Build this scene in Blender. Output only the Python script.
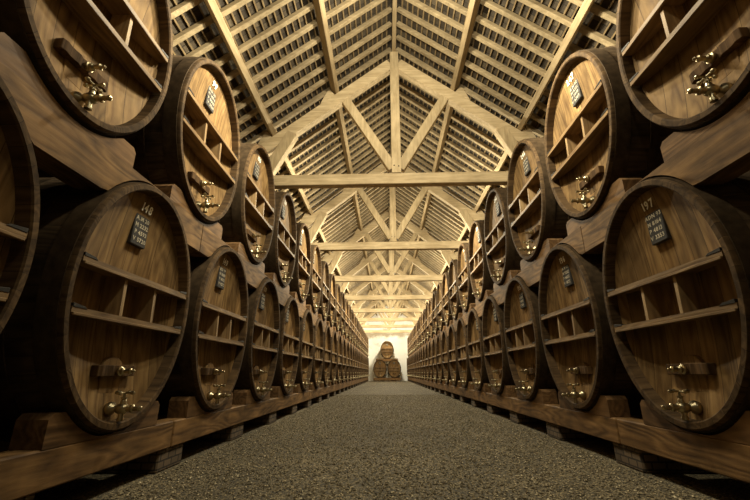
import bpy, bmesh, math, random
from mathutils import Vector, Matrix
random.seed(7)
for o in list(bpy.data.objects): bpy.data.objects.remove(o)
C = bpy.context.scene.collection
S = 1.6                      # one cask spacing in metres; all lengths below are in spacings
# ------------------------------------------------------------------ camera
cam = bpy.data.objects.new('camera', bpy.data.cameras.new('camera'))
C.objects.link(cam)
cam.data.sensor_width = 36.0
cam.data.lens = 379.2 / 750 * 36
cam.data.clip_start = 0.02; cam.data.clip_end = 200
yaw, pitch, roll = 0.0303, 0.314, 0.0031
FW = Vector((-math.sin(yaw) * math.cos(pitch), math.cos(yaw) * math.cos(pitch), math.sin(pitch)))
RT = Vector((math.cos(yaw), math.sin(yaw), 0)); UP = RT.cross(FW)
R2 = RT * math.cos(roll) + UP * math.sin(-roll); U2 = R2.cross(FW)
m = Matrix((R2, U2, -FW)).transposed().to_4x4()
m.translation = Vector((-0.0523 * S, 0, 0))
cam.matrix_world = m
bpy.context.scene.camera = cam
# ------------------------------------------------------------------ world, lamps, added spots, exposure
W = bpy.data.worlds.new('world'); bpy.context.scene.world = W; W.use_nodes = True
W.node_tree.nodes['Background'].inputs[0].default_value = (1.0, 0.85, 0.6, 1)
W.node_tree.nodes['Background'].inputs[1].default_value = 0.004
vs = bpy.context.scene.view_settings
vs.view_transform = 'Standard'; vs.look = 'None'; vs.gamma = 1; vs.use_curve_mapping = False
vs.exposure = 2.65
XR = 0.10                    # ridge line x
T0, TS, NT = 4.42, 2.73, 8   # first truss, truss spacing, count
YEND = 26.7
LC = (1.0, 0.91, 0.67)
def lamp(x, y, z, power, r=0.03, col=LC):
    l = bpy.data.lights.new('lamp', 'POINT'); l.energy = power; l.color = col; l.shadow_soft_size = r * S
    o = bpy.data.objects.new('lamp', l); C.objects.link(o); o.location = (x * S, y * S, z * S)
def spot(x, y, z, side, power, down=18, ahead=0.0, half=50, r=0.05):  # unseen spot added to brighten the upper cask heads and spare the lower row
    l = bpy.data.lights.new('added_spot', 'SPOT'); l.energy = power; l.color = LC; l.shadow_soft_size = r * S
    l.spot_size = math.radians(2 * half); l.spot_blend = 1.0
    o = bpy.data.objects.new('added_spot', l); C.objects.link(o); o.location = (x * S, y * S, z * S)
    d = Vector((side, ahead, -math.tan(math.radians(down))))
    o.rotation_euler = d.to_track_quat('-Z', 'Y').to_euler()
for y, z, p in ((-0.9, 2.7, 5), (0.3, 2.7, 7), (1.4, 2.7, 16), (2.0, 2.75, 24), (2.6, 3.35, 62)): lamp(XR, y, z, p, 0.06)
for y, z, p in ((1.75, 2.55, 40), (2.18, 2.78, 215)):
    for sd in (-1, 1): spot(XR, y, z, sd, p, 16, 0.12)
for k in range(0, NT):
    y = T0 + TS * k
    lamp(XR + 0.005, y + 1.30, 2.59, 46 * (1 + 0.13 * k), 0.035)
    for sd in (-1, 1): spot(XR + sd * 0.02, y + 1.30, 2.59, sd, 190 * (1 + 0.12 * k), 14, 0.0, 62, 0.04)
# ------------------------------------------------------------------ material helpers
def nt(name):
    M = bpy.data.materials.new(name); M.use_nodes = True
    n = M.node_tree; n.nodes.clear()
    out = n.nodes.new('ShaderNodeOutputMaterial'); b = n.nodes.new('ShaderNodeBsdfPrincipled')
    n.links.new(b.outputs[0], out.inputs[0])
    return M, n, b
def N(n, t, **kw):
    x = n.nodes.new(t)
    for k, v in kw.items(): setattr(x, k, v)
    return x
def mth(n, op, a, b=None):
    x = n.nodes.new('ShaderNodeMath'); x.operation = op
    for i, v in enumerate((a, b)):
        if v is None: continue
        if isinstance(v, (int, float)): x.inputs[i].default_value = v
        else: n.links.new(v, x.inputs[i])
    return x.outputs[0]
def ramp(n, f, stops):
    r = n.nodes.new('ShaderNodeValToRGB'); e = r.color_ramp.elements
    while len(e) < len(stops): e.new(0.5)
    for i, (p, c) in enumerate(stops): e[i].position = p; e[i].color = (*c, 1)
    n.links.new(f, r.inputs[0]); return r.outputs[0]
def mixc(n, f, a, b, bt='MIX'):
    x = n.nodes.new('ShaderNodeMix'); x.data_type = 'RGBA'; x.blend_type = bt
    for s, v in ((x.inputs[0], f), (x.inputs[6], a), (x.inputs[7], b)):
        if isinstance(v, (int, float)): s.default_value = v
        elif isinstance(v, tuple): s.default_value = (*v, 1)
        else: n.links.new(v, s)
    return x.outputs[2]
def noise(n, vec, scale, detail=4, rough=0.55):
    x = n.nodes.new('ShaderNodeTexNoise'); x.inputs['Scale'].default_value = scale
    x.inputs['Detail'].default_value = detail; x.inputs['Roughness'].default_value = rough
    n.links.new(vec, x.inputs['Vector']); return x.outputs[0]
def wood(name, dark, light, grain='Y', plank=None, plank_var=0.5, rough=0.6, stain=0.5, knots=True, spec=0.18, obvar=0.15, staves=0, gs=1.0, bump=0.35, ring=0.45):
    """grain: axis along the fibres; plank: (axis, width in m) boards; staves: count round the X axis"""
    M, n, b = nt(name)
    tc = n.nodes.new('ShaderNodeTexCoord'); oi = n.nodes.new('ShaderNodeObjectInfo')
    sep = n.nodes.new('ShaderNodeSeparateXYZ'); n.links.new(tc.outputs['Object'], sep.inputs[0])
    rnd = mth(n, 'MULTIPLY', oi.outputs['Random'], 37.0)
    ax = {'X': 0, 'Y': 1, 'Z': 2}
    pid = None
    if plank:
        q = mth(n, 'DIVIDE', sep.outputs[ax[plank[0]]], plank[1])
        q = mth(n, 'ADD', q, rnd)
        pid = mth(n, 'FLOOR', q); fr = mth(n, 'FRACT', q)
    if staves:
        an = mth(n, 'ARCTAN2', sep.outputs[1], sep.outputs[2])
        q = mth(n, 'MULTIPLY', an, staves / (2 * math.pi)); q = mth(n, 'ADD', q, 100.0)
        pid = mth(n, 'FLOOR', q); fr = mth(n, 'FRACT', q)
    off = rnd
    if pid is not None:
        wn = n.nodes.new('ShaderNodeTexWhiteNoise'); wn.noise_dimensions = '1D'
        n.links.new(mth(n, 'ADD', pid, rnd), wn.inputs['W'])
        off = mth(n, 'ADD', rnd, mth(n, 'MULTIPLY', wn.outputs[0], 11.0))
    comb = n.nodes.new('ShaderNodeCombineXYZ')
    for i in range(3):
        k = (1.6 if 'XYZ'[i] == grain else 16.0) * gs
        n.links.new(mth(n, 'ADD', mth(n, 'MULTIPLY', sep.outputs[i], k), off), comb.inputs[i])
    g1 = noise(n, comb.outputs[0], 1.0, 6, 0.62)
    # rings: distorted bands
    comb2 = n.nodes.new('ShaderNodeCombineXYZ')
    for i in range(3):
        k = (0.5 if 'XYZ'[i] == grain else 3.2) * gs
        n.links.new(mth(n, 'ADD', mth(n, 'MULTIPLY', sep.outputs[i], k), off), comb2.inputs[i])
    g2 = noise(n, comb2.outputs[0], 1.0, 2, 0.5)
    rings = mth(n, 'FRACT', mth(n, 'MULTIPLY', g2, 14.0))
    rings = mth(n, 'ABSOLUTE', mth(n, 'SUBTRACT', rings, 0.5))
    f = mth(n, 'ADD', mth(n, 'MULTIPLY', g1, 0.75), mth(n, 'MULTIPLY', rings, ring))
    col = ramp(n, f, [(0.28, dark), (0.72, light)])
    # broad stains
    st = noise(n, tc.outputs['Object'], 2.3, 3, 0.6)
    st = ramp(n, st, [(0.35, (1 - stain,) * 3), (0.62, (1, 1, 1))])
    col = mixc(n, 1.0, col, st, 'MULTIPLY')
    if pid is not None:
        pv = ramp(n, wn.outputs[0], [(0.0, (1 - plank_var,) * 3), (1.0, (1, 1, 1))])
        col = mixc(n, 1.0, col, pv, 'MULTIPLY')
        gap = mth(n, 'GREATER_THAN', mth(n, 'ABSOLUTE', mth(n, 'SUBTRACT', fr, 0.5)), 0.485)
        col = mixc(n, mth(n, 'MULTIPLY', gap, 0.75), col, tuple(c * 0.25 for c in dark))
    ov = mth(n, 'ADD', mth(n, 'MULTIPLY', oi.outputs['Random'], obvar), 1.0 - obvar / 2)
    hsv = n.nodes.new('ShaderNodeHueSaturation'); n.links.new(col, hsv.inputs['Color']); n.links.new(ov, hsv.inputs['Value'])
    n.links.new(hsv.outputs[0], b.inputs['Base Color'])
    b.inputs['Roughness'].default_value = rough
    b.inputs['Specular IOR Level'].default_value = spec
    bp = n.nodes.new('ShaderNodeBump'); bp.inputs['Strength'].default_value = bump; bp.inputs['Distance'].default_value = 0.01
    n.links.new(f, bp.inputs['Height']); n.links.new(bp.outputs[0], b.inputs['Normal'])
    return M
def plain(name, col, rough=0.6, metal=0.0, nz=0.3, scale=20, bump=0.2):
    M, n, b = nt(name)
    tc = n.nodes.new('ShaderNodeTexCoord')
    f = noise(n, tc.outputs['Object'], scale, 4)
    c = ramp(n, f, [(0.3, tuple(v * (1 - nz) for v in col)), (0.7, tuple(min(1, v * (1 + nz)) for v in col))])
    n.links.new(c, b.inputs['Base Color'])
    b.inputs['Roughness'].default_value = rough; b.inputs['Metallic'].default_value = metal
    bp = n.nodes.new('ShaderNodeBump'); bp.inputs['Strength'].default_value = bump; bp.inputs['Distance'].default_value = 0.004
    n.links.new(f, bp.inputs['Height']); n.links.new(bp.outputs[0], b.inputs['Normal'])
    return M
M_head = wood('oak_head', (0.152, 0.084, 0.0336), (0.385, 0.240, 0.098), 'Z', ('Y', 0.155), 0.42, 0.68, 0.34, spec=0.12, obvar=0.12)
M_chime = wood('oak_chime', (0.054, 0.0317, 0.0158), (0.1584, 0.0972, 0.0446), 'X', None, 0.4, 0.72, 0.35, staves=46, spec=0.10)
M_body = wood('oak_staves', (0.05, 0.033, 0.0198), (0.143, 0.094, 0.050), 'X', None, 0.4, 0.75, 0.5, staves=46, spec=0.1)
M_rail = wood('oak_rail', (0.1275, 0.075, 0.036), (0.315, 0.2025, 0.0938), 'Y', None, rough=0.5, stain=0.25)
M_div = wood('oak_divider', (0.195, 0.1209, 0.0585), (0.429, 0.2886, 0.1404), 'Z', None, rough=0.5, stain=0.2)
M_beam = wood('stained_beam', (0.085, 0.044, 0.018), (0.315, 0.18, 0.07), 'Y', None, rough=0.65, stain=0.45, gs=1.0, bump=0.4)
M_block = wood('cradle_block', (0.0814, 0.0429, 0.0185), (0.2516, 0.1406, 0.0592), 'Y', None, rough=0.6, stain=0.4)
M_bar = wood('stained_crossbar', (0.05, 0.028, 0.013), (0.16, 0.092, 0.042), 'Z', ('Y', 0.05), 0.45, 0.8, 0.3, spec=0.08)
M_truss_x = wood('pine_truss_across', (0.40, 0.30, 0.17), (0.74, 0.60, 0.38), 'X', None, rough=0.65, stain=0.15, ring=0.12)
M_truss_z = wood('pine_truss_upright', (0.38, 0.285, 0.16), (0.72, 0.58, 0.36), 'Z', None, rough=0.65, stain=0.2, ring=0.12)
M_purlin = wood('pine_purlin', (0.30, 0.22, 0.12), (0.58, 0.45, 0.27), 'Y', None, rough=0.65, stain=0.2, ring=0.12)
M_rafter = wood('pine_rafter', (0.26, 0.195, 0.11), (0.52, 0.41, 0.25), 'X', None, rough=0.65, stain=0.2, obvar=0.3, ring=0.12)
M_batten = wood('pine_batten', (0.16, 0.11, 0.056), (0.32, 0.23, 0.12), 'Y', None, rough=0.7, stain=0.3)
M_iron = plain('hoop_iron', (0.046, 0.030, 0.016), 0.85, 0.0, 0.4, 14)
M_iron.node_tree.nodes['Principled BSDF'].inputs['Specular IOR Level'].default_value = 0.08
M_clip = plain('black_iron', (0.018, 0.015, 0.012), 0.5, 0.5)
M_brass = plain('aged_brass', (0.42, 0.36, 0.23), 0.30, 1.0, 0.25, 30, 0.1)
M_slate = plain('black_plaque', (0.024, 0.021, 0.018), 0.8, 0.0, 0.4, 60)
M_chalk = plain('plaque_lettering', (0.36, 0.31, 0.22), 0.7)
M_num = plain('white_stencil', (0.92, 0.88, 0.74), 0.7, 0.0, 0.05)
M_stone, n_, b_ = nt('pier_brick')
tc = n_.nodes.new('ShaderNodeTexCoord'); br = n_.nodes.new('ShaderNodeTexBrick')
sp_ = n_.nodes.new('ShaderNodeSeparateXYZ'); cb_ = n_.nodes.new('ShaderNodeCombineXYZ'); n_.links.new(tc.outputs['Object'], sp_.inputs[0])
n_.links.new(mth(n_, 'ADD', sp_.outputs[0], sp_.outputs[1]), cb_.inputs[0]); n_.links.new(sp_.outputs[2], cb_.inputs[1]); n_.links.new(cb_.outputs[0], br.inputs['Vector'])
br.inputs['Color1'].default_value = (0.09, 0.062, 0.036, 1); br.inputs['Color2'].default_value = (0.15, 0.105, 0.062, 1)
br.inputs['Mortar'].default_value = (0.03, 0.021, 0.013, 1); br.inputs['Scale'].default_value = 4.2
br.inputs['Mortar Size'].default_value = 0.03
n_.links.new(br.outputs[0], b_.inputs['Base Color']); b_.inputs['Roughness'].default_value = 0.9
bp = n_.nodes.new('ShaderNodeBump'); bp.inputs['Strength'].default_value = 0.6; bp.inputs['Distance'].default_value = 0.01
bp.invert = True
n_.links.new(br.outputs[1], bp.inputs['Height']); n_.links.new(bp.outputs[0], b_.inputs['Normal'])
def gravel():
    M, n, b = nt('gravel')
    tc = n.nodes.new('ShaderNodeTexCoord'); P = tc.outputs['Object']
    v = n.nodes.new('ShaderNodeTexVoronoi'); v.inputs['Scale'].default_value = 75; n.links.new(P, v.inputs['Vector'])
    v2 = n.nodes.new('ShaderNodeTexVoronoi'); v2.inputs['Scale'].default_value = 34; n.links.new(P, v2.inputs['Vector'])
    c = ramp(n, v.outputs['Color'], [(0.0, (0.025, 0.019, 0.010)), (0.5, (0.09, 0.072, 0.040)), (1.0, (0.44, 0.345, 0.18))])
    big = noise(n, P, 0.9, 4, 0.6)
    c = mixc(n, 1.0, c, ramp(n, big, [(0.35, (0.62, 0.62, 0.62)), (0.65, (1.0, 1.0, 1.0))]), 'MULTIPLY')
    n.links.new(c, b.inputs['Base Color']); b.inputs['Roughness'].default_value = 0.85
    h = mth(n, 'ADD', mth(n, 'MULTIPLY', v.outputs['Distance'], -1.0), mth(n, 'MULTIPLY', v2.outputs['Distance'], -0.7))
    bp = n.nodes.new('ShaderNodeBump'); bp.inputs['Strength'].default_value = 0.9; bp.inputs['Distance'].default_value = 0.012
    n.links.new(h, bp.inputs['Height']); n.links.new(bp.outputs[0], b.inputs['Normal'])
    return M
M_gravel = gravel()
def tiles():
    M, n, b = nt('roof_tiles_underside')
    tc = n.nodes.new('ShaderNodeTexCoord'); sep = n.nodes.new('ShaderNodeSeparateXYZ'); n.links.new(tc.outputs['Object'], sep.inputs[0])
    comb = n.nodes.new('ShaderNodeCombineXYZ')
    n.links.new(mth(n, 'DIVIDE', sep.outputs[1], 0.19), comb.inputs[0]); n.links.new(mth(n, 'DIVIDE', sep.outputs[0], 0.1376 * math.cos(0.675)), comb.inputs[1])
    fl = n.nodes.new('ShaderNodeVectorMath'); fl.operation = 'FLOOR'; n.links.new(comb.outputs[0], fl.inputs[0])
    wn = n.nodes.new('ShaderNodeTexWhiteNoise'); wn.noise_dimensions = '3D'; n.links.new(fl.outputs[0], wn.inputs['Vector'])
    c = ramp(n, wn.outputs[0], [(0, (0.035, 0.025, 0.015)), (0.8, (0.085, 0.063, 0.038)), (1.0, (0.15, 0.115, 0.07))])
    nz = noise(n, tc.outputs['Object'], 25, 4)
    c = mixc(n, 1.0, c, ramp(n, nz, [(0.3, (0.55,) * 3), (0.7, (1.0,) * 3)]), 'MULTIPLY')
    fr = mth(n, 'FRACT', mth(n, 'DIVIDE', sep.outputs[1], 0.19))
    g = mth(n, 'LESS_THAN', fr, 0.06)
    c = mixc(n, g, c, (0.01, 0.008, 0.006))
    n.links.new(c, b.inputs['Base Color']); b.inputs['Roughness'].default_value = 0.8
    return M
M_tiles = tiles()
def plaster(name, base, dirt, zlo):
    M, n, b = nt(name)
    tc = n.nodes.new('ShaderNodeTexCoord'); P = tc.outputs['Object']
    sep = n.nodes.new('ShaderNodeSeparateXYZ'); n.links.new(P, sep.inputs[0])
    f = noise(n, P, 1.2, 6, 0.65)
    d1 = mth(n, 'SUBTRACT', 1.0, mth(n, 'MULTIPLY', mth(n, 'ABSOLUTE', mth(n, 'SUBTRACT', sep.outputs[2], zlo)), 1.6))
    k = mth(n, 'ADD', f, mth(n, 'MULTIPLY', mth(n, 'MAXIMUM', d1, 0.0), 0.38))
    c = ramp(n, k, [(0.52, base), (0.80, dirt)])
    n.links.new(c, b.inputs['Base Color']); b.inputs['Roughness'].default_value = 0.9
    return M
M_wall_end = plaster('limewashed_plaster', (0.84, 0.83, 0.78), (0.36, 0.30, 0.22), 2.55 * S)
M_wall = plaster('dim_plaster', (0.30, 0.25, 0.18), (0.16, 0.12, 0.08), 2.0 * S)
# ------------------------------------------------------------------ geometry helpers
def link(name, bm, mat, parent=None, loc=None, smooth=False, kind=None):
    bmesh.ops.recalc_face_normals(bm, faces=bm.faces)
    me = bpy.data.meshes.new(name); bm.to_mesh(me); bm.free()
    me.materials.append(mat)
    if smooth:
        for p in me.polygons: p.use_smooth = True
        try: me.set_sharp_from_angle(angle=math.radians(38))
        except Exception: pass
    o = bpy.data.objects.new(name, me); C.objects.link(o)
    if parent: o.parent = parent
    if loc: o.location = loc
    if kind: o['kind'] = kind
    return o
def tag(o, label, cat, group=None):
    o['label'] = label; o['category'] = cat
    if group: o['group'] = group
    return o
def empty(name, loc, rz, label, cat, group=None):
    o = bpy.data.objects.new(name, None); C.objects.link(o); o.empty_display_size = 0.2
    o.location = loc; o.rotation_euler = (0, 0, rz)
    return tag(o, label, cat, group)
def copy_tree(o, parent=None):
    c = o.copy(); C.objects.link(c); c.parent = parent
    for ch in list(o.children): copy_tree(ch, c)
    return c
def prism(bm, pts, ax, a0, a1, bev=0.0):
    """pts 2D polygon, extruded along axis ax ('X': pts=(y,z); 'Y': (x,z); 'Z': (x,y)) - in spacings"""
    def P(p, a):
        v = {'X': (a, p[0], p[1]), 'Y': (p[0], a, p[1]), 'Z': (p[0], p[1], a)}[ax]
        return Vector(v) * S
    lo = [bm.verts.new(P(p, a0)) for p in pts]; hi = [bm.verts.new(P(p, a1)) for p in pts]
    n = len(pts); fs = [bm.faces.new(lo), bm.faces.new(hi[::-1])]
    es = []
    for i in range(n):
        fs.append(bm.faces.new((lo[i], hi[i], hi[(i + 1) % n], lo[(i + 1) % n])))
    if bev:
        es = list({e for f in fs for e in f.edges})
        bmesh.ops.recalc_face_normals(bm, faces=fs)
        bmesh.ops.bevel(bm, geom=es, offset=bev * S, segments=1, affect='EDGES')
def box(bm, x0, x1, y0, y1, z0, z1, bev=0.0):
    prism(bm, [(x0, z0), (x1, z0), (x1, z1), (x0, z1)], 'Y', y0, y1, bev)
def bar2(bm, p, q, w, y0, y1, bev=0.004):
    """straight timber in the XZ plane from p to q, in-plane width w"""
    p, q = Vector(p), Vector(q); d = (q - p).normalized(); n = Vector((-d.y, d.x)) * w / 2
    prism(bm, [tuple(p - n), tuple(q - n), tuple(q + n), tuple(p + n)], 'Y', y0, y1, bev)
def lathe(bm, prof, axis, org, seg=14):
    """prof: (distance along axis, radius)"""
    A = Vector(axis).normalized(); a = A.orthogonal().normalized(); b = A.cross(a); O = Vector(org)
    rings = []
    for t, r in prof:
        rings.append([bm.verts.new((O + A * t + (a * math.cos(2 * math.pi * i / seg) + b * math.sin(2 * math.pi * i / seg)) * max(r, 1e-4)) * S) for i in range(seg)])
    for r0, r1 in zip(rings, rings[1:]):
        for i in range(seg): bm.faces.new((r0[i], r0[(i + 1) % seg], r1[(i + 1) % seg], r1[i]))
    bm.faces.new(rings[0][::-1]); bm.faces.new(rings[-1])
BM = bmesh.new
ORD = ['zeroth', 'first', 'second', 'third', 'fourth', 'fifth', 'sixth', 'seventh', 'eighth', 'ninth', 'tenth']
def nth(i):
    if i < len(ORD): return ORD[i]
    return '%d%s' % (i, 'th' if 10 <= i % 100 <= 20 else {1: 'st', 2: 'nd', 3: 'rd'}.get(i % 10, 'th'))
# ------------------------------------------------------------------ the setting
XL, XRW = XR - 2.45, XR + 2.45
Y0, G = -3.5, -0.50
SL = 0.8; CS = math.cos(math.atan(SL)); SN = math.sin(math.atan(SL))
bm = BM(); box(bm, XL - 0.2, XRW + 0.2, Y0 - 0.2, YEND + 0.2, G - 0.12, G); link('floor', bm, M_gravel, kind='structure')
ZT = 4.63 + 0.105             # tile line at the ridge
def gable(bm, y0, y1):
    prism(bm, [(XL, G), (XRW, G), (XRW, ZT - SL * 2.45), (XR, ZT), (XL, ZT - SL * 2.45)], 'Y', y0, y1)
bm = BM(); gable(bm, YEND, YEND + 0.2); link('wall_far', bm, M_wall_end, kind='structure')
bm = BM(); gable(bm, Y0 - 0.2, Y0); link('wall_near', bm, M_wall, kind='structure')
bm = BM(); box(bm, XL - 0.2, XL, Y0, YEND, G, ZT - SL * 2.45); link('wall_left', bm, M_wall, kind='structure')
bm = BM(); box(bm, XRW, XRW + 0.2, Y0, YEND, G, ZT - SL * 2.45); link('wall_right', bm, M_wall, kind='structure')
for s in (-1, 1):
    bm = BM()
    prism(bm, [(XR, ZT), (XR + s * 2.65, ZT - SL * 2.65), (XR + s * 2.65, ZT - SL * 2.65 + 0.06), (XR, ZT + 0.06)], 'Y', Y0 - 0.2, YEND + 0.2)
    link('ceiling', bm, M_tiles, kind='structure')
# ------------------------------------------------------------------ roof timber
def zt(d, up=0.0): return 4.45 - SL * d + up / CS     # top line of the principal rafters, lifted square to the slope
# ridge beam and purlins
bm = BM(); box(bm, XR - 0.028, XR + 0.028, Y0, YEND, 4.50, 4.66, 0.004)
tag(link('ridge_beam', bm, M_purlin), 'pale pine ridge beam along the peak of the roof', 'beam')
for s, sn in ((-1, 'left'), (1, 'right')):
    for d, w, nm in ((0.81, 0.062, 'upper'), (1.66, 0.066, 'lower'), (2.33, 0.09, 'eaves')):
        z = zt(d); ux, uz = s * SN, CS        # outward normal of slope
        tx, tz = s * CS, -SN                  # down the slope
        x = XR + s * d
        pts = [(x - tx * w / 2 + ux * 0, z - tz * w / 2), (x + tx * w / 2, z + tz * w / 2),
               (x + tx * w / 2 + ux * 0.139, z + tz * w / 2 + uz * 0.139), (x - tx * w / 2 + ux * 0.139, z - tz * w / 2 + uz * 0.139)]
        bm = BM(); prism(bm, pts, 'Y', Y0, YEND, 0.004)
        tag(link('purlin', bm, M_purlin), 'long %s purlin running lengthwise under the %s roof slope' % (nm, sn), 'purlin')
# common rafters
RY0, RSP = 0.95, 0.2215
nr = int((YEND - 0.05 - RY0) / RSP)
for s, sn in ((-1, 'left'), (1, 'right')):
    tx, tz, ux, uz = s * CS, -SN, s * SN, CS
    x0, z0 = XR + s * 0.03, zt(0.03, 0.14)
    Ln = 2.42 / CS
    bm = BM()
    prism(bm, [(0, 0), (tx * Ln, tz * Ln), (tx * Ln + ux * 0.055, tz * Ln + uz * 0.055), (ux * 0.055, uz * 0.055)], 'Y', -0.026, 0.026, 0.005)
    first = link('common_rafter', bm, M_rafter)
    for i in range(nr):
        o = first if i == 0 else first.copy()
        if i: C.objects.link(o)
        o.location = (x0 * S, (RY0 + RSP * i) * S, z0 * S)
        tag(o, 'slim pale common rafter on the %s roof slope, %s from the camera end' % (sn, nth(i + 1)), 'rafter', 'common rafters of the %s slope' % sn)
    # battens
    nb = int(Ln / 0.086)
    bm = BM(); prism(bm, [(-tx * 0.0075, -tz * 0.0075), (tx * 0.0075, tz * 0.0075), (tx * 0.0075 + ux * 0.018, tz * 0.0075 + uz * 0.018), (-tx * 0.0075 + ux * 0.018, -tz * 0.0075 + uz * 0.018)], 'Y', Y0, YEND)
    fb = link('roof_batten', bm, M_batten)
    for i in range(nb):
        o = fb if i == 0 else fb.copy()
        if i: C.objects.link(o)
        t = 0.045 + i * 0.086
        o.location = ((x0 + ux * 0.055 + tx * t) * S, 0, (z0 + uz * 0.055 + tz * t) * S)
        tag(o, 'thin tile batten under the %s roof slope, %s down from the ridge' % (sn, nth(i + 1)), 'batten', 'tile battens of the %s slope' % sn)
# trusses
def make_truss():
    t = empty('roof_truss', (0, 0, 0), 0, '', 'truss', 'king-post trusses over the aisle')
    yb = 0.11
    bm = BM(); box(bm, XL + 0.0, XRW - 0.0, 0, yb, 2.341, 2.494, 0.006); link('tie_beam', bm, M_truss_x, t)
    bm = BM(); box(bm, XR - 0.062, XR + 0.062, -0.012, yb + 0.005, 2.494, 4.50, 0.005); kp = link('king_post', bm, M_truss_z, t)
    bm = BM()
    for x, z in ((-0.03, 2.60), (0.03, 2.59)): lathe(bm, [(0, 0.008), (0.012, 0.008), (0.015, 0.004)], (0, -1, 0), (XR + x, -0.008, z), 8)
    link('peg', bm, M_clip, kp)
    for s in (-1, 1):
        bm = BM(); bar2(bm, (XR + s * 0.055, zt(0.055) - 0.105), (XR + s * 2.38, zt(2.38) - 0.105), 0.164, 0.002, yb, 0.005); link('principal_rafter', bm, M_truss_x, t)
        bm = BM(); bar2(bm, (XR + s * 0.045, 2.575), (XR + s * 0.70, zt(0.70) - 0.20), 0.125, 0.008, yb - 0.008, 0.005); link('strut', bm, M_truss_z, t)
        bm = BM(); bar2(bm, (XR + s * 1.75, 2.485), (XR + s * 1.42, zt(1.42) - 0.16), 0.150, -0.006, yb - 0.004, 0.005); link('knee_strut', bm, M_truss_z, t)
        for d in (0.81, 1.66):   # cleat below each purlin
            tx, tz, ux, uz = s * CS, -SN, s * SN, CS
            x, z = XR + s * d + tx * 0.052, zt(d) + tz * 0.052
            bm = BM(); prism(bm, [(x, z), (x + tx * 0.26, z + tz * 0.26), (x + tx * 0.22 + ux * 0.03, z + tz * 0.22 + uz * 0.03), (x + tx * 0.05 + ux * 0.12, z + tz * 0.05 + uz * 0.12), (x + ux * 0.12, z + uz * 0.12)], 'Y', 0.01, yb - 0.01, 0.003)
            link('cleat', bm, M_truss_x, t)
    return t
tr = make_truss()
for k in range(NT):
    o = tr if k == 0 else copy_tree(tr)
    o.location = (0, (T0 + TS * k) * S, 0)
    o['label'] = 'pale pine king-post roof truss spanning the aisle, %s from the camera' % nth(k + 1)
# ------------------------------------------------------------------ casks
A = 1.228
HW, HH, LEN = 0.440, 0.576, 1.06
IW, IH = 0.408, 0.543
def kk(d): return 1 + 0.070 * math.sin(math.pi * min(max(d / LEN, 0), 1)) 
def depth(u, w): return 0.056 + 0.058 * max(0.0, 1 - (u / IW) ** 2 - (w / IH) ** 2)
GL = {}
def glyph(ch):
    if ch in GL: return GL[ch]
    cu = bpy.data.curves.new('g', 'FONT'); cu.body = ch; cu.size = 1.0; cu.resolution_u = 2; cu.offset = 0.032
    ob = bpy.data.objects.new('g', cu); C.objects.link(ob)
    dg = bpy.context.evaluated_depsgraph_get(); dg.update()
    me = ob.evaluated_get(dg).to_mesh()
    vs = [tuple(v.co[:2]) for v in me.vertices]; fs = [tuple(p.vertices) for p in me.polygons]
    w = max([v[0] for v in vs], default=0.25)
    GL[ch] = (vs, fs, w + 0.08)
    ob.evaluated_get(dg).to_mesh_clear()
    bpy.data.objects.remove(ob); bpy.data.curves.remove(cu)
    return GL[ch]
def text_bm(lines, h, cx, tops, xf, wide=1.0, sp=0.0):
    """lettering facing +X, reading along +Y; h cap height; tops: top z of each line"""
    bm = BM()
    for s, top in zip(lines, tops):
        adv = [(0.35 if ch == ' ' else glyph(ch)[2] + sp) for ch in s]
        k = h / 0.70; W_ = sum(adv) * k * wide; y = cx - W_ / 2
        for ch, a_ in zip(s, adv):
            if ch != ' ':
                vs, fs, _ = glyph(ch)
                vv = [bm.verts.new(Vector((xf(y + p[0] * k * wide, top - h + p[1] * k), y + p[0] * k * wide, top - h + p[1] * k)) * S) for p in vs]
                for f in fs:
                    try: bm.faces.new([vv[i] for i in f])
                    except ValueError: pass
            y += a_ * k * wide
    return bm
def ell(a, b, n): return [(a * math.sin(2 * math.pi * i / n), b * math.cos(2 * math.pi * i / n)) for i in range(n)]
def ringed(bm, loops, n, close_first=False, close_last=False):
    R = [[bm.verts.new(Vector(p) * S) for p in lp] for lp in loops]
    for r0, r1 in zip(R, R[1:]):
        for i in range(n): bm.faces.new((r0[i], r0[(i + 1) % n], r1[(i + 1) % n], r1[i]))
    if close_first: bm.faces.new(R[0])
    if close_last: bm.faces.new(R[-1][::-1])
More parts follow.
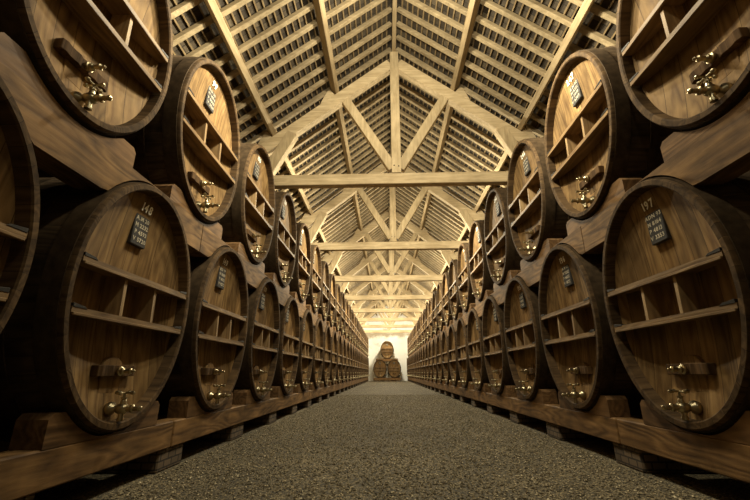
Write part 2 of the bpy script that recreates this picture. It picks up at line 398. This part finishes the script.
def make_cask():
    t = empty('wine_cask', (0, 0, 0), 0, '', 'cask')
    n = 92
    # stave body behind the chime
    bm = BM(); loops = []
    for i in range(0, 13):
        d = 0.045 + (LEN - 0.045) * i / 12
        k = kk(d); loops.append([(-d, u * k, w * k) for u, w in ell(HW, HH, n)])
    ringed(bm, loops, n, False, True); link('stave_body', bm, M_body, t, smooth=True)
    # chime rim
    bm = BM(); loops = []
    for d, a, b in ((0.046, HW * kk(.046), HH * kk(.046)), (0.006, HW, HH), (0.0, HW - 0.005, HH - 0.005), (0.0, IW + 0.006, IH + 0.006), (0.006, IW, IH), (0.060, IW - 0.004, IH - 0.004)):
        loops.append([(-d, u, w) for u, w in ell(a, b, n)])
    ringed(bm, loops, n); link('chime_rim', bm, M_chime, t, smooth=True)
    # hoops
    for d0, d1 in ((0.020, 0.098), (0.20, 0.245), (0.36, 0.40), (LEN - 0.40, LEN - 0.36), (LEN - 0.1, LEN - 0.05)):
        bm = BM(); loops = []
        for d, e in ((d0, 0.0), (d0, 0.005), (d1, 0.005), (d1, 0.0)):
            loops.append([(-d, u * (kk(d) + e / HW), w * (kk(d) + e / HH)) for u, w in ell(HW, HH, n)])
        ringed(bm, loops, n); link('hoop', bm, M_iron, t, smooth=True)
    # concave head
    bm = BM(); loops = []
    for r in (1.0, 0.9, 0.78, 0.64, 0.48, 0.32, 0.16, 0.02):
        loops.append([(-depth(u, w), u, w) for u, w in ell((IW - 0.003) * r, (IH - 0.003) * r, 64)])
    ringed(bm, loops, 64, False, True); link('cask_head', bm, M_head, t, smooth=True)
    # horizontal rails: straight front, back follows the hollow head
    for w0 in (0.092, -0.108):
        hu = IW * math.sqrt(1 - (w0 / IH) ** 2) - 0.006
        us = [-hu + 2 * hu * i / 16 for i in range(17)]
        pts = [(-0.004, -hu), (-0.004, hu)] + [(-depth(u, w0) - 0.004, u) for u in us[::-1]]
        bm = BM(); prism(bm, pts, 'Z', w0 - 0.012, w0 + 0.010); rl = link('rail', bm, M_rail, t)
        bm = BM(); box(bm, -0.012, 0.0015, -hu + 0.006, hu - 0.006, w0 - 0.022, w0 - 0.010, 0.002); link('rail_lip', bm, M_rail, rl)
        for s in (-1, 1):
            bm = BM(); y1, y2 = s * (hu - 0.075), s * (hu - 0.002)
            prism(bm, [(y1, w0 + 0.008), (y2, w0 + 0.008), (y2, w0 + 0.024), (y1 + s * 0.012, w0 + 0.017)], 'X', -0.040, -0.002, 0.001); link('iron_clip', bm, M_clip, rl)
    for u in (-0.115, 0.115):
        D = depth(u, 0)
        bm = BM(); prism(bm, [(-0.010, -0.099), (-D - 0.004, -0.099), (-D - 0.004, 0.081), (-0.016, 0.081)], 'Y', u - 0.010, u + 0.010, 0.001); link('divider', bm, M_div, t)
    # manhole door
    D = depth(0, -0.35)
    pts = [(0.070 * math.cos(a), -0.320 + 0.052 * math.sin(a)) for a in [math.pi * i / 14 for i in range(15)]] + [(-0.066, -0.425), (0.066, -0.425)]
    bm = BM(); prism(bm, pts, 'X', -D - 0.01, -D + 0.012, 0.003); dr = link('manhole_door', bm, M_head, t)
    # cross bar with wavy front (bowed) and its screw
    bm = BM()
    us = [-0.124 + 0.248 * i / 12 for i in range(13)]
    fr = [(-0.050 + 0.004 * math.cos(u * 130), u) for u in us]
    prism(bm, fr + [(-0.088, 0.124), (-0.088, -0.124)], 'Z', -0.352, -0.305, 0.002); cb = link('crossbar', bm, M_bar, t)
    bm = BM(); lathe(bm, [(0, 0.020), (0.010, 0.021), (0.013, 0.015), (0.024, 0.016), (0.030, 0.010), (0.045, 0.009), (0.048, 0.013), (0.056, 0.013), (0.060, 0.006), (0.072, 0.007), (0.076, 0.002)], (1, 0, 0), (-0.048, 0, -0.330), 12)
    link('door_screw', bm, M_brass, t, smooth=True)['label'] = 'brass door screw'
    # brass tap
    zb = -0.488
    bm = BM()
    lathe(bm, [(0, 0.024), (0.006, 0.026), (0.012, 0.020), (0.020, 0.026), (0.032, 0.030), (0.044, 0.027), (0.054, 0.015), (0.062, 0.013), (0.068, 0.020), (0.086, 0.024), (0.104, 0.020), (0.110, 0.013), (0.124, 0.012), (0.128, 0.017), (0.136, 0.017), (0.140, 0.010), (0.160, 0.009), (0.164, 0.012), (0.172, 0.010), (0.176, 0.003)], (1, 0, 0), (-0.088, 0, zb), 14)
    lathe(bm, [(-0.052, 0.008), (-0.050, 0.014), (-0.040, 0.014), (-0.034, 0.011), (0.0, 0.016), (0.030, 0.012), (0.038, 0.009), (0.040, 0.013), (0.046, 0.013), (0.048, 0.006)], (0, 0, 1), (0.000, 0, zb), 12)
    tp = link('tap', bm, M_brass, t, smooth=True); tp['label'] = 'brass tap'
    bm = BM()
    lathe(bm, [(0.048, 0.006), (0.066, 0.005)], (0, 0, 1), (0.000, 0, zb), 8)
    for ax_ in ((0, 1, 0), (0, -1, 0), (1, 0, 0), (-1, 0, 0)):
        lathe(bm, [(-0.002, 0.005), (0.026, 0.004), (0.029, 0.008), (0.036, 0.009), (0.042, 0.007), (0.045, 0.001)], ax_, (0.000, 0, zb + 0.066), 8)
    link('tap_handle', bm, M_brass, tp, smooth=True)
    # plaque
    D = depth(0, 0.35)
    bm = BM(); box(bm, -D - 0.012, -D + 0.014, -0.057, 0.057, 0.272, 0.434, 0.003); link('plaque', bm, M_slate, t)
    return t
proto = make_cask()
PT = -depth(0, 0.35) + 0.0155
def plq(lines): return text_bm(lines, 0.021, 0, (0.424, 0.387, 0.350, 0.313), lambda y, z: PT, 1.0)
def plaque_lines(i, r):
    rr = random.Random(i * 7 + r)
    return ['%s %02d' % (rr.choice(['A.M', 'R.N', 'B.D']), rr.randint(60, 99)), 'M %d' % rr.randint(1200, 9800), 'P %d' % rr.randint(1200, 9800), 'V %d' % rr.randint(1200, 9800)]
common_letters = None
rowcount = {}
def place_cask(x, y, z, rz, label, group, number, lines):
    global common_letters
    o = proto if not place_cask.used else copy_tree(proto)
    place_cask.used = True
    o.location = (x * S, y * S, z * S); o.rotation_euler = (0, 0, rz)
    o['label'] = label; o['group'] = group
    pl = [c for c in o.children if c.name.startswith('plaque')][0]
    if number:
        link('painted_number', text_bm([number], 0.041, 0, (0.496,), lambda yy, zz: -depth(yy, zz) + 0.0065, 0.95, 0.05), M_num, o)
    if lines:
        link('lettering', plq(lines), M_chalk, pl)
    elif common_letters is None:
        common_letters = link('lettering', plq(['A.M 84', 'M 5127', 'P 4386', 'V 3912']), M_chalk, pl)
    else:
        c = common_letters.copy(); C.objects.link(c); c.parent = pl
    return o
place_cask.used = False
ZL, ZU = 0.342, 1.538
place_list = []
def cask_y(side, lvl, y0, i):
    if lvl == 'upper': return ((1.222, 2.24, 3.255) if side < 0 else (1.262, 2.262, 3.265))[i] if i < 3 else 3.255 + (i - 2) * 1.002
    return y0 + i + (0 if side > 0 else (-0.025 if i == 0 else 0.012))
rows = []   # (side, level, first y, count, first number, step)
rows.append((-1, 'lower', 0.765, 25, 147, 1)); rows.append((1, 'lower', 1.82, 25, 197, -1))
rows.append((-1, 'upper', 1.26, 24, 98, 1)); rows.append((1, 'upper', 1.265, 24, 248, -1))
pro_copies = {}
for side, lvl, y0, cnt, num, step in rows:
    sn = 'left' if side < 0 else 'right'
    for i in range(cnt):
        nmb = num + step * i
        ln = plaque_lines(i, nmb) if i < 7 else None
        if (side, lvl, i) == (1, 'lower', 0): ln = ['ADN 93', 'M 8164', 'P 4813', 'V 3353']
        if (side, lvl, i) == (-1, 'lower', 1): ln = ['A.M 20', 'M 2232', 'P 4593', 'V 5720']
        extra = ''
        if nmb in (148, 197) and lvl == 'lower': extra = ' marked %d' % nmb
        lab = 'big oval oak cask%s in the %s %s row, %s from the camera' % (extra, lvl, sn, nth(i + 1))
        place_list.append((side * A, cask_y(side, lvl, y0, i), ZL if lvl == 'lower' else ZU, 0 if side < 0 else math.pi, lab, 'oval casks in the %s %s row' % (lvl, sn), str(nmb), ln))
# every copy is taken while the prototype is still bare
trees = [proto] + [copy_tree(proto) for _ in range(len(place_list) + 2)]
_copy = copy_tree
def fresh(i=[0]):
    i[0] += 1; return trees[i[0] - 1]
def place2(args):
    global common_letters
    x, y, z, rz, label, group, number, lines = args
    o = fresh(); o.location = (x * S, y * S, z * S); o.rotation_euler = (0, 0, rz); o['label'] = label; o['group'] = group
    pl = [c for c in o.children if c.name.startswith('plaque')][0]
    if number: link('painted_number', text_bm([number], 0.041, 0, (0.496,), lambda yy, zz: -depth(yy, zz) + 0.0065, 0.95, 0.05), M_num, o)
    if lines: link('lettering', plq(lines), M_chalk, pl)
    elif common_letters is None: common_letters = link('lettering', plq(['A.M 84', 'M 5127', 'P 4386', 'V 3912']), M_chalk, pl)
    else:
        c = common_letters.copy(); C.objects.link(c); c.parent = pl
for a in place_list: place2(a)
# ------------------------------------------------------------------ long beams, cradle blocks, piers
def notch_profile(y0, y1, zb, zt_, centers, cz, ew, eh):
    """underside line with elliptical notches over the casks below"""
    pts = [(y0, zt_), (y1, zt_)]
    n = int((y1 - y0) / 0.04); under = []
    for i in range(n + 1):
        y = y1 - (y1 - y0) * i / n; z = zb
        for c in centers:
            if abs(y - c) < ew: z = max(z, min(zt_ - 0.004, cz + eh * math.sqrt(1 - ((y - c) / ew) ** 2)))
        under.append((y, z))
    return pts + under
for side, sn in ((-1, 'left'), (1, 'right')):
    cl = 0.765 if side < 0 else 0.82
    cu = 1.26 if side < 0 else 1.265
    nlow = [cask_y(side, 'lower', cl, i) for i in range(25 + (side > 0))]
    for front in (True, False):
        d0, d1 = (0.030, 0.20) if front else (0.84, 1.0)
        xa, xb = sorted((side * (A + d0), side * (A + (0.15 if front else d1))))
        wh = 'front' if front else 'rear'
        seams = [-1.8, 2.3 if side < 0 else 2.42, 6.2, 10.2, 14.2, 18.2, 22.2, 25.3 if side < 0 else 26.3]
        for j, (a, b) in enumerate(zip(seams, seams[1:])):
            bm = BM(); box(bm, xa, xb, a + 0.004, b - 0.004, -0.388, -0.252, 0.006)
            tag(link('sleeper_beam', bm, M_beam), 'brown stained floor-level %s beam under lower %s casks, %s length from the camera' % (wh, sn, nth(j + 1)), 'beam', 'lower %s beams' % sn)
            bm = BM(); prism(bm, notch_profile(a + 0.004, b - 0.004, 0.752, 0.936, nlow, ZL, HW * 1.035, HH * 1.033), 'X', xa, xb)
            tag(link('rack_beam', bm, M_beam), 'heavy wooden %s beam between the two %s cask rows, %s length from the camera' % (wh, sn, nth(j + 1)), 'beam', 'upper %s beams' % sn)
        # cradle blocks
        for lvl, c0, zb, zt_, cz, n0, cnt in (('lower', cl, -0.252, -0.135, ZL, 0, 25 + (side > 0)), ('upper', cu, 0.936, 1.035, ZU, 0, 24)):
            ew, eh = HW * (1.032 if front else 1.045) + 0.002, HH * (1.032 if front else 1.045) + 0.002
            pts = [(-0.345, zb), (-0.345, zt_ - 0.02), (-0.325, zt_)]
            y = -0.325
            while y <= 0.3251:
                z = cz - eh * math.sqrt(1 - (y / ew) ** 2) if abs(y) < ew else 9
                pts.append((y, max(zb + 0.004, min(zt_, z)))); y += 0.025
            pts += [(0.325, zt_), (0.345, zt_ - 0.02), (0.345, zb)]
            q = [pts[0]]
            for p in pts[1:]:
                if (Vector(p) - Vector(q[-1])).length > 1e-4: q.append(p)
            bm = BM(); prism(bm, q, 'X', xa, xb)
            first = link('cradle_block', bm, M_block)
            for i in range(cnt):
                if front or i == 0 or True:
                    o = first if i == 0 else first.copy()
                    if i: C.objects.link(o)
                    o.location = (0, cask_y(side, lvl, c0, i) * S, 0)
                    if side > 0 and lvl == 'lower':
                        lab = ('%s wooden cradle block under the lower right row, nearest the camera edge' % wh) if i == 0 else '%s wooden cradle block under the %s cask of the lower right row' % (wh, nth(i))
                    else: lab = '%s wooden cradle block under the %s cask of the %s %s row' % (wh, nth(i + 1), lvl, sn)
                    tag(o, lab, 'block', 'cradle blocks of the %s %s row' % (lvl, sn))
    # brick piers
    bm = BM(); xa, xb = sorted((side * (A + 0.045), side * (A + 1.02)))
    box(bm, xa, xb, -0.13, 0.13, G, -0.388, 0.008)
    first = link('brick_pier', bm, M_stone)
    for i in range(26 + (side > 0)):
        o = first if i == 0 else first.copy()
        if i: C.objects.link(o)
        o.location = (0, (cl - 0.42 + i) * S, 0)
        tag(o, 'low brick pier under the %s sleeper beam, %s from the camera' % (sn, nth(i + 1)), 'pier', 'brick piers under the %s beam' % sn)
# ------------------------------------------------------------------ cask pyramid against the far wall
YF = 25.15
for x, z, lab in ((-0.525, 0.27, 'oval oak cask at lower left of the stack by the far white wall'),
                  (0.385, 0.27, 'oval oak cask at lower right of the stack by the far white wall'),
                  (-0.06, 1.43, 'oval oak cask on top of the stack by the far white wall')):
    place2((x, YF, z, -math.pi / 2, lab, 'casks stacked at the far wall', None, None)); trees[len(place_list) + 0 if x < -0.3 else (len(place_list) + 1 if x > 0 else len(place_list) + 2)].scale = (0.92, 0.92, 0.93)
bm = BM()
for x0 in (-0.525, 0.385): pass
for y0, nm in ((YF + 0.02, 'front'), (YF + 0.84, 'rear')):
    bm = BM(); box(bm, -0.93, 0.80, y0, y0 + 0.15, -0.43, -0.285, 0.006)
    tag(link('stack_beam', bm, M_beam), 'low %s beam under the cask stack at the far wall' % nm, 'beam')
    for x0, sd in ((-0.72, 'left'), (-0.07, 'middle'), (0.60, 'right')):
        bm = BM(); box(bm, x0 - 0.12, x0 + 0.12, y0, y0 + 0.15, G, -0.43, 0.004)
        tag(link('stack_foot', bm, M_stone), '%s %s stone foot under the cask stack at the far wall' % (nm, sd), 'foot')
    prof = notch_profile(-0.77, 0.63, 0.72, 0.880, [-0.525, 0.385], 0.27, 0.43, 0.56)
    bm = BM()
    lo = [bm.verts.new(Vector((p[0], y0, p[1])) * S) for p in prof]; hi = [bm.verts.new(Vector((p[0], y0 + 0.15, p[1])) * S) for p in prof]
    bm.faces.new(lo); bm.faces.new(hi[::-1])
    for i in range(len(prof)): bm.faces.new((lo[i], hi[i], hi[(i + 1) % len(prof)], lo[(i + 1) % len(prof)]))
    tag(link('stack_cross_beam', bm, M_beam), '%s cross beam carrying the top cask of the far stack' % nm, 'beam')
# ------------------------------------------------------------------ loose gravel (uncountable)
rg = random.Random(3)
vs_, fs_ = [], []
octv = [(1, 0, 0), (-1, 0, 0), (0, 1, 0), (0, -1, 0), (0, 0, 1), (0, 0, -1)]
octf = [(0, 2, 4), (2, 1, 4), (1, 3, 4), (3, 0, 4), (2, 0, 5), (1, 2, 5), (3, 1, 5), (0, 3, 5)]
cnt = 0
while cnt < 42000:
    y = 0.8 + 9 * rg.random() ** 1.8; x = rg.uniform(-1.25, 1.25)
    r = rg.uniform(0.003, 0.0080) * (1.5 if rg.random() < 0.06 else 1); a = rg.uniform(0, 6.28); ca, sa = math.cos(a), math.sin(a)
    sx, sy, sz = r * rg.uniform(0.8, 1.4), r * rg.uniform(0.7, 1.1), r * rg.uniform(0.5, 0.8)
    b0 = len(vs_)
    for vx, vy, vz in octv:
        px, py = vx * sx, vy * sy
        vs_.append(((x + px * ca - py * sa) * S, (y + px * sa + py * ca) * S, (G + sz * 0.6 + vz * sz) * S))
    fs_ += [tuple(b0 + i for i in f) for f in octf]
    cnt += 1
me = bpy.data.meshes.new('loose_gravel'); me.from_pydata(vs_, [], fs_)
Mg, n_, b_ = nt('gravel_stones')
tc = n_.nodes.new('ShaderNodeTexCoord'); f = noise(n_, tc.outputs['Object'], 60, 1)
n_.links.new(ramp(n_, f, [(0.3, (0.05, 0.038, 0.02)), (0.58, (0.20, 0.16, 0.09)), (0.72, (0.75, 0.64, 0.42))]), b_.inputs['Base Color'])
b_.inputs['Roughness'].default_value = 0.8
me.materials.append(Mg)
go = bpy.data.objects.new('loose_gravel', me); C.objects.link(go); go['kind'] = 'stuff'
tag(go, 'small loose gravel stones scattered over the aisle floor', 'gravel')
